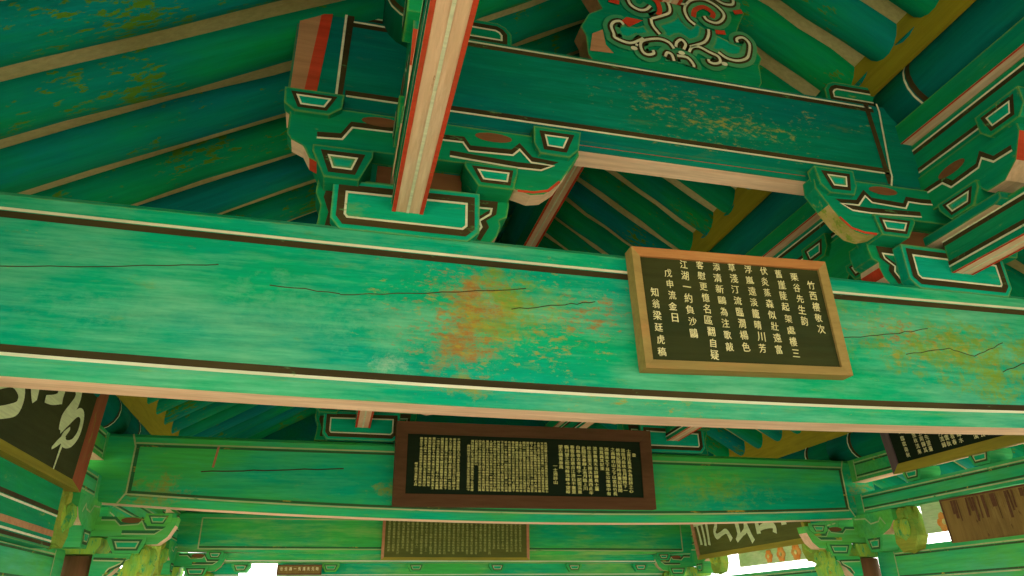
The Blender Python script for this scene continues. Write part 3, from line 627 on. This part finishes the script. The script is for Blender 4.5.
# cross timbers of the far end wall
for nm, z0, z1, lab in (('end_bearer', .60, .705, 'thin pale-edged bearer under the farthest crossbeam'), ('end_lintel', .22, .43, 'lowest green beam across the far end')):
    m = MB(); m.box(XW[0]+.2, XW[1]-.2, D3+.04, D3+.24, z0, z1, 'green_end', bottom='pink'); hline(m, -1.3, 4.5, z0+.02, D3+.036, 'white_line', .012); m.mono(nm, lab, 'beam')
for j, xx in enumerate((-.9, .1, 1.1, 2.1, 3.1, 4.0)):
    m = MB(); bearing(m, [(xx-.10, .595), (xx-.10, .56), (xx-.06, .50), (xx+.06, .50), (xx+.10, .56), (xx+.10, .595)], xz, D3+.03, D3+.25, False, 'teal_low', 'green_low', ('faded_haze_line', 'faded_haze_white'))
    m.mono('end_block', 'small outlined block below the farthest crossbeam, %s from the left' % ORD[j], 'block', 'blocks below the farthest crossbeam')

# flower-painted strips in the openings of the right wall
def flower_strip(ya, yb, z0, z1, spots, label):
    m = MB(); x = XW[1]+.02; m.box(x, x+.03, ya, yb, z0, z1, 'panel_pale')
    for (y, z, r) in spots:
        for a in range(6):
            t = a*math.pi/3; m.blob((x-.004, y+r*.6*math.cos(t), z+r*.6*math.sin(t)), (.012, r*.45, r*.45), 'flower_orange', 7, 4)
        m.blob((x-.012, y, z), (.01, r*.3, r*.3), 'ink_yellow', 7, 4)
    m.mono('flower_strip', label, 'painted board')
flower_strip(6.62, 8.25, .49, .66, [(7.60, .565, .07), (7.36, .57, .08), (7.08, .57, .085), (6.83, .565, .085)], 'pale board with four orange flowers over the bright gap at lower right')
flower_strip(4.70, 5.25, .57, .80, [(5.02, .64, .08)], 'pale flower board at the edge of the bright gap beside the plain brown board')

# ------------------------------------------------------------------ inscribed boards
GL = {}
def glyph(ch, fat=0.0):
    if ch not in GL:
        c = bpy.data.curves.new('ink', 'FONT'); c.body = ch; c.resolution_u = 2; c.offset = fat; c.size = 1
        o = bpy.data.objects.new('ink', c); COL.objects.link(o); dg = bpy.context.evaluated_depsgraph_get()
        me = bpy.data.meshes.new_from_object(o.evaluated_get(dg)); vs = [(v.co.x, v.co.y) for v in me.vertices]; fs = [tuple(p.vertices) for p in me.polygons]
        bpy.data.objects.remove(o); bpy.data.curves.remove(c); bpy.data.meshes.remove(me)
        if vs:
            xs, ys = zip(*vs); cx, cy = (min(xs)+max(xs))/2, (min(ys)+max(ys))/2; h = max(max(ys)-min(ys), max(xs)-min(xs), .6); vs = [((x-cx)/h, (y-cy)/h) for x, y in vs]
        GL[ch] = (vs, fs)
    return GL[ch]
def write(m, ch, u, v, su, sv, w, mat, rot=0.0):
    vs, fs = glyph(ch); c, s = math.cos(rot), math.sin(rot)
    for d in ((-.035, .035) if mat == 'ink_yellow' else (-.02, .02)):      # written twice, slightly apart: a broader stroke
        m.solid([(u+(x*c-y*s+d)*su, w-d*.004, v+(x*s+y*c+d*.5)*sv) for x, y in vs], fs, [mat]*len(fs))
LOC = lambda u, v, w: (u, w, v)
def board(label, W, H, fr, loc, rot, board_mat, fmats, depth=.05, raise_=.02, slope=.008, name='inscribed_board', extra=None, side=None):
    """local frame: x right, z up, faces -y; origin at the middle of the lower edge; fmats = (top, right, bottom, left)"""
    t = thing(name, label, 'board', loc, rot)
    m = MB(); m.box(-W/2+fr*.6, W/2-fr*.6, 0, depth*.6, fr*.6, H-fr*.6, board_mat)
    if extra: extra(m)
    m.part('panel', t, local=True)
    a, c, w = W/2, H, fr; e = side or fr
    Q = {'top': [(-a, c), (a, c), (a-e, c-w), (-a+e, c-w)], 'right': [(a, c), (a, 0), (a-e, w), (a-e, c-w)], 'bottom': [(a, 0), (-a, 0), (-a+e, w), (a-e, w)], 'left': [(-a, 0), (-a, c), (-a+e, c-w), (-a+e, w)]}
    for (k, q), mt in zip(Q.items(), fmats):
        m = MB(); f = [(-raise_), (-raise_), (-raise_+slope), (-raise_+slope)]
        vs = [(u, f[i], v) for i, (u, v) in enumerate(q)] + [(u, depth, v) for u, v in q]
        m.solid(vs, [(0, 1, 2, 3), (7, 6, 5, 4), (0, 4, 5, 1), (1, 5, 6, 2), (2, 6, 7, 3), (3, 7, 4, 0)], [mt]*6)
        m.part('frame_rail', t, local=True)
    return t
# tan-framed board on the front crossbeam
W, H = .965, .548
t = board('tan-framed dark board of cream handwriting hung on the right of the front crossbeam', W, H, .039, (1.672, D1-.055, .908), (0, math.radians(-1.6), 0), 'board_olive', ('wood_orange', 'wood_tan', 'wood_tan', 'wood_tan'))
cols = ['竹西樓敬次', '栗谷先生韵', '舊崖陡起架處樓三', '伏炎蒸森似壯遠富', '浮嵐遠淡籠晴川芳', '草淺汀流臨澗楊色', '添清新鷗為注歌敲', '客慰更憶名區翻自疑', '江湖一約負沙鷗', '戊申流金日', '知翁梁廷虎稿']
tops = [.43, .465, .475, .485, .487, .49, .487, .49, .487, .44, .345]
m = MB()
for k, cl in enumerate(cols):
    u = .392-.0785*k; v = tops[k]
    for j, ch in enumerate(cl):
        if k == 2 and j == 4: v -= .004
        write(m, ch, u+random.uniform(-.003, .003), v, random.uniform(.033, .038), random.uniform(.037, .043), -.0025, 'ink_cream', random.uniform(-.10, .06)); v -= .0535 if k not in (7, 9) else .052
m.part('inscription', t, 'cream brush-written characters', local=True)
# long brown-framed board on the second crossbeam
POOL = '江山樓臺風月水雲天地人之不以為有其而者也於此時年春秋日中上下東西南北高遠長流石竹松花鳥歌詩酒客來去歸心情古今名士公先生記文章萬里千峰一望無明清光白青溪川海岳登臨閒遊'
def column_text(m, u, v0, v1, step, su, mat, w=-.0025):
    v = v0; n = 0
    while v > v1:
        write(m, random.choice(POOL), u, v, su, step*.86, w, mat, random.uniform(-.03, .03)); v -= step; n += 1
W, H = 2.205, .66
t = board('long brown-framed dark board with three blocks of small yellow writing on the second crossbeam', W, H, .095, (1.592, D2-.083, .795), (math.radians(2.5), math.radians(-.25), 0), 'board_dark', ('wood_brown',)*4, .06, .03, .02)
m = MB(); U = lambda px: -W/2+.095+(px-78)/(850-78)*(W-.19)   # columns of the three blocks across the panel
V = lambda py: .10+(1-(py-115)/(325-115))*(H-.20)
for px in range(108, 240, 13): column_text(m, U(px), V(128 if px > 120 else 220), V(300 if px < 160 else 306), .0205, .024, 'ink_yellow')
for px in range(270, 524, 12):
    if 292 <= px < 304: column_text(m, U(px), V(132), V(225), .0205, .024, 'ink_yellow')
    else: column_text(m, U(px), V(150 if px < 280 else 132), V(312), .0205, .024, 'ink_yellow')
for k, px in enumerate((552, 572, 593, 612, 632, 651, 670, 690, 712, 730, 752, 770, 788, 808, 826)):
    top = [215, 142, 142, 142, 142, 144, 144, 144, 144, 146, 146, 148, 148, 150, 165][k]; bot = [290, 225, 315, 315, 312, 306, 315, 310, 235, 318, 316, 314, 314, 310, 172][k]
    column_text(m, U(px), V(top), V(bot), .0335, .036, 'ink_yellow')
m.part('inscription', t, 'yellow small characters in columns', local=True)
# faded small board on the farthest crossbeam
W, H = 1.82, .50
t = board('small faded olive board with faint columns of writing at the bottom centre', W, H, .032, (1.58, D3-.05, .625), (math.radians(2), 0, 0), 'board_moss', ('wood_red', 'pink_dull', 'frame_olive', 'pink_dull'), .04, .012, .004)
m = MB()
for k in range(30):
    u = -.83+.056*k; column_text(m, u, .44, random.choice((.06, .07, .10, .13)) if k < 26 else .1, .030, .030, 'ink_faint')
m.part('inscription', t, 'faint yellowish columns of characters', local=True)
# small brown board low on the far end
t = board('tiny brown board with pale marks hanging low under the farthest crossbeam', .50, .11, .012, (-.25, D3+.01, .468), (0, 0, 0), 'wood_old', ('wood_brown',)*4, .02, .006, .002)
m = MB()
for k in range(9): column_text(m, -.20+.05*k, .065, .04, .045, .03, 'ink_cream')
m.part('inscription', t, 'pale characters', local=True)

NST = 0
def stroke(m, pts, ws, mat='ink_white', w=-.004, sub=5):
    """one brush stroke of varying width"""
    global NST; NST += 1; w -= .0007*(NST % 9)
    P = []; Wd = []
    n = len(pts)
    for i in range(n-1):
        p0, p1, p2, p3 = pts[max(i-1, 0)], pts[i], pts[i+1], pts[min(i+2, n-1)]
        for k in range(sub):
            t = k/sub; f = lambda a, b, c, d: .5*((2*b)+(-a+c)*t+(2*a-5*b+4*c-d)*t*t+(-a+3*b-3*c+d)*t**3)
            P.append((f(p0[0], p1[0], p2[0], p3[0]), f(p0[1], p1[1], p2[1], p3[1]))); Wd.append(ws[i]+(ws[i+1]-ws[i])*t)
    P.append(pts[-1]); Wd.append(ws[-1])
    L, R = [], []
    for i in range(len(P)):
        a, c = P[max(i-1, 0)], P[min(i+1, len(P)-1)]; d = Vector((c[0]-a[0], c[1]-a[1])).normalized(); nn = (-d.y*Wd[i]/2, d.x*Wd[i]/2)
        L.append((P[i][0]+nn[0], P[i][1]+nn[1])); R.append((P[i][0]-nn[0], P[i][1]-nn[1]))
    vs = [(u, w, v) for u, v in L]+[(u, w, v) for u, v in R]; q = len(P)
    m.solid(vs, [(i, i+1, q+i+1, q+i) for i in range(q-1)], [mat]*(q-1))
# big brush-written board on the left wall (u runs away from the viewer)
YL0, YL1 = 3.10, 5.33; W = YL1-YL0; H = .80
t = board('dark board with huge pale brush characters and red-brown end rail on the left wall', W, H, .10, (-1.60, (YL0+YL1)/2, .775), (math.radians(3.5), 0, math.radians(90)), 'board_olive', ('wood_red', 'wood_red', 'frame_olive', 'wood_red'), .08, .03, .05, side=.21)
q = lambda L: [(y-(YL0+YL1)/2, v+.025) for y, v in L]
m = MB()
stroke(m, q([(4.62, .56), (4.82, .53), (4.851, .449), (4.779, .373), (4.737, .306), (4.735, .244)]), [.05, .10, .11, .08, .10, .05])
stroke(m, q([(4.735, .244), (4.82, .32), (4.94, .405), (5.03, .395), (5.05, .299), (4.98, .221), (4.87, .193), (4.81, .22), (4.88, .29)]), [.05, .06, .055, .06, .06, .05, .05, .06, .02])
stroke(m, q([(4.83, .225), (4.75, .17), (4.688, .127)]), [.05, .04, .015])
stroke(m, q([(4.835, .23), (4.821, .135), (4.812, .03)]), [.045, .03, .02])
m.part('brush_character', t, local=True); m = MB()
stroke(m, q([(4.17, .50), (4.19, .38), (4.25, .285)]), [.14, .13, .05]); stroke(m, q([(4.20, .42), (4.36, .455), (4.52, .50)]), [.13, .13, .14]); stroke(m, q([(4.37, .335), (4.48, .36), (4.61, .41)]), [.04, .06, .08]); stroke(m, q([(4.56, .40), (4.56, .50), (4.55, .60)]), [.10, .10, .08])
m.part('brush_character', t, local=True); m = MB()
stroke(m, q([(3.80, .26), (3.95, .31), (4.07, .285), (4.085, .21), (3.98, .16), (3.85, .12), (3.76, .10)]), [.08, .07, .07, .08, .07, .06, .03])
stroke(m, q([(3.75, .50), (3.95, .48), (4.0, .40)]), [.08, .08, .04]); stroke(m, q([(3.4, .55), (3.42, .35), (3.48, .15)]), [.10, .08, .05]); stroke(m, q([(3.3, .40), (3.5, .45), (3.66, .50)]), [.05, .06, .08])
m.part('brush_character', t, local=True)
# right wall boards (u runs towards the viewer)
Ya, Yb = 2.9, 5.27; W = Yb-Ya; H = .50
t = board('dark board of small white writing high on the right wall, cut by the front beam', W, H, .075, (4.70, (Ya+Yb)/2, 1.055), (math.radians(7), 0, math.radians(-90)), 'board_dark', ('frame_olive', 'frame_olive', 'frame_olive', 'frame_violet'), .06, .02, .01)
m = MB(); yc = (Ya+Yb)/2
for ypos, vb in ((5.06, .12), (5.0, .28), (4.93, .11), (4.865, .10), (4.81, .10), (4.74, .22), (4.67, .11), (4.62, .10), (4.565, .10), (4.50, .11), (4.36, .12), (4.30, .11), (4.24, .12), (4.18, .11), (4.10, .12), (4.04, .15), (3.9, .1), (3.84, .1), (3.78, .12), (3.7, .1), (3.6, .12), (3.5, .1), (3.4, .1), (3.3, .15)):
    column_text(m, yc-ypos, .40, vb, .046, .040, 'ink_cream')
m.part('inscription', t, 'small white characters in columns', local=True)
Ya, Yb = 3.3, 4.87; W = Yb-Ya
def streaks(m):
    for k in range(46):
        u = random.uniform(-.75, .75); L = random.uniform(.05, .19); m.ribbon([(u, .302), (u+random.uniform(-.008, .008), .302-L)], random.uniform(.006, .03), LOC, -.0022-.0001*k, 'wood_brown')
t = board('plain streaked brown board without writing low on the right wall', W, .322, .012, (4.72, (Ya+Yb)/2, .462), (math.radians(4), 0, math.radians(-90)), 'wood_old', ('wood_brown', 'wood_brown', 'wood_old', 'wood_brown'), .05, .006, .003, extra=streaks)
Ya, Yb = 6.60, 8.96; W = Yb-Ya; H = .50
t = board('dark green board with large white brush strokes on the far right wall above the flowers', W, H, .055, (4.70, (Ya+Yb)/2, .62), (math.radians(7), 0, math.radians(-90)), 'board_moss', ('frame_olive', 'frame_olive', 'frame_olive', 'pink_dull'), .06, .02, .008)
yc = (Ya+Yb)/2; q = lambda L: [(yc-y, v) for y, v in L]; m = MB()
stroke(m, q([(8.82, .44), (8.80, .29), (8.797, .17)]), [.05, .045, .06]); stroke(m, q([(8.69, .43), (8.685, .25), (8.70, .15)]), [.05, .045, .06]); stroke(m, q([(8.56, .43), (8.58, .25), (8.60, .15)]), [.06, .05, .06])
stroke(m, q([(8.90, .42), (8.7, .43), (8.5, .43)]), [.04, .06, .05])
m.part('brush_character', t, local=True); m = MB()
stroke(m, q([(8.30, .43), (8.34, .35), (8.40, .29), (8.37, .23), (8.25, .25), (8.12, .265), (8.05, .16)]), [.05, .06, .05, .07, .05, .06, .08])
m.part('brush_character', t, local=True); m = MB()
stroke(m, q([(7.86, .43), (7.865, .32), (7.87, .20), (7.95, .14)]), [.09, .08, .07, .05]); stroke(m, q([(7.93, .15), (7.80, .20), (7.70, .25), (7.66, .40)]), [.05, .05, .07, .08])
stroke(m, q([(7.68, .28), (7.63, .16), (7.60, .10)]), [.08, .07, .08]); stroke(m, q([(7.95, .42), (7.8, .43), (7.6, .43)]), [.05, .06, .07])
m.part('brush_character', t, local=True); m = MB()
stroke(m, q([(7.44, .43), (7.45, .28), (7.453, .17)]), [.08, .07, .08]); stroke(m, q([(7.43, .22), (7.29, .24), (7.14, .22), (7.15, .15)]), [.05, .07, .06, .07]); stroke(m, q([(7.15, .23), (7.17, .35), (7.2, .43)]), [.05, .06, .07])
m.part('brush_character', t, local=True); m = MB()
stroke(m, q([(6.99, .235), (6.90, .23)]), [.05, .04]); stroke(m, q([(7.0, .40), (6.9, .38), (6.8, .40)]), [.07, .08, .06])
m.part('brush_character', t, local=True)

# ------------------------------------------------------------------ lift everything from eye-based heights to the floor
for o in list(SC.objects):
    if '_o' in o: del o['_o']
    if o.parent is None and o.type in {'MESH', 'EMPTY'}: o.location.z += EYE
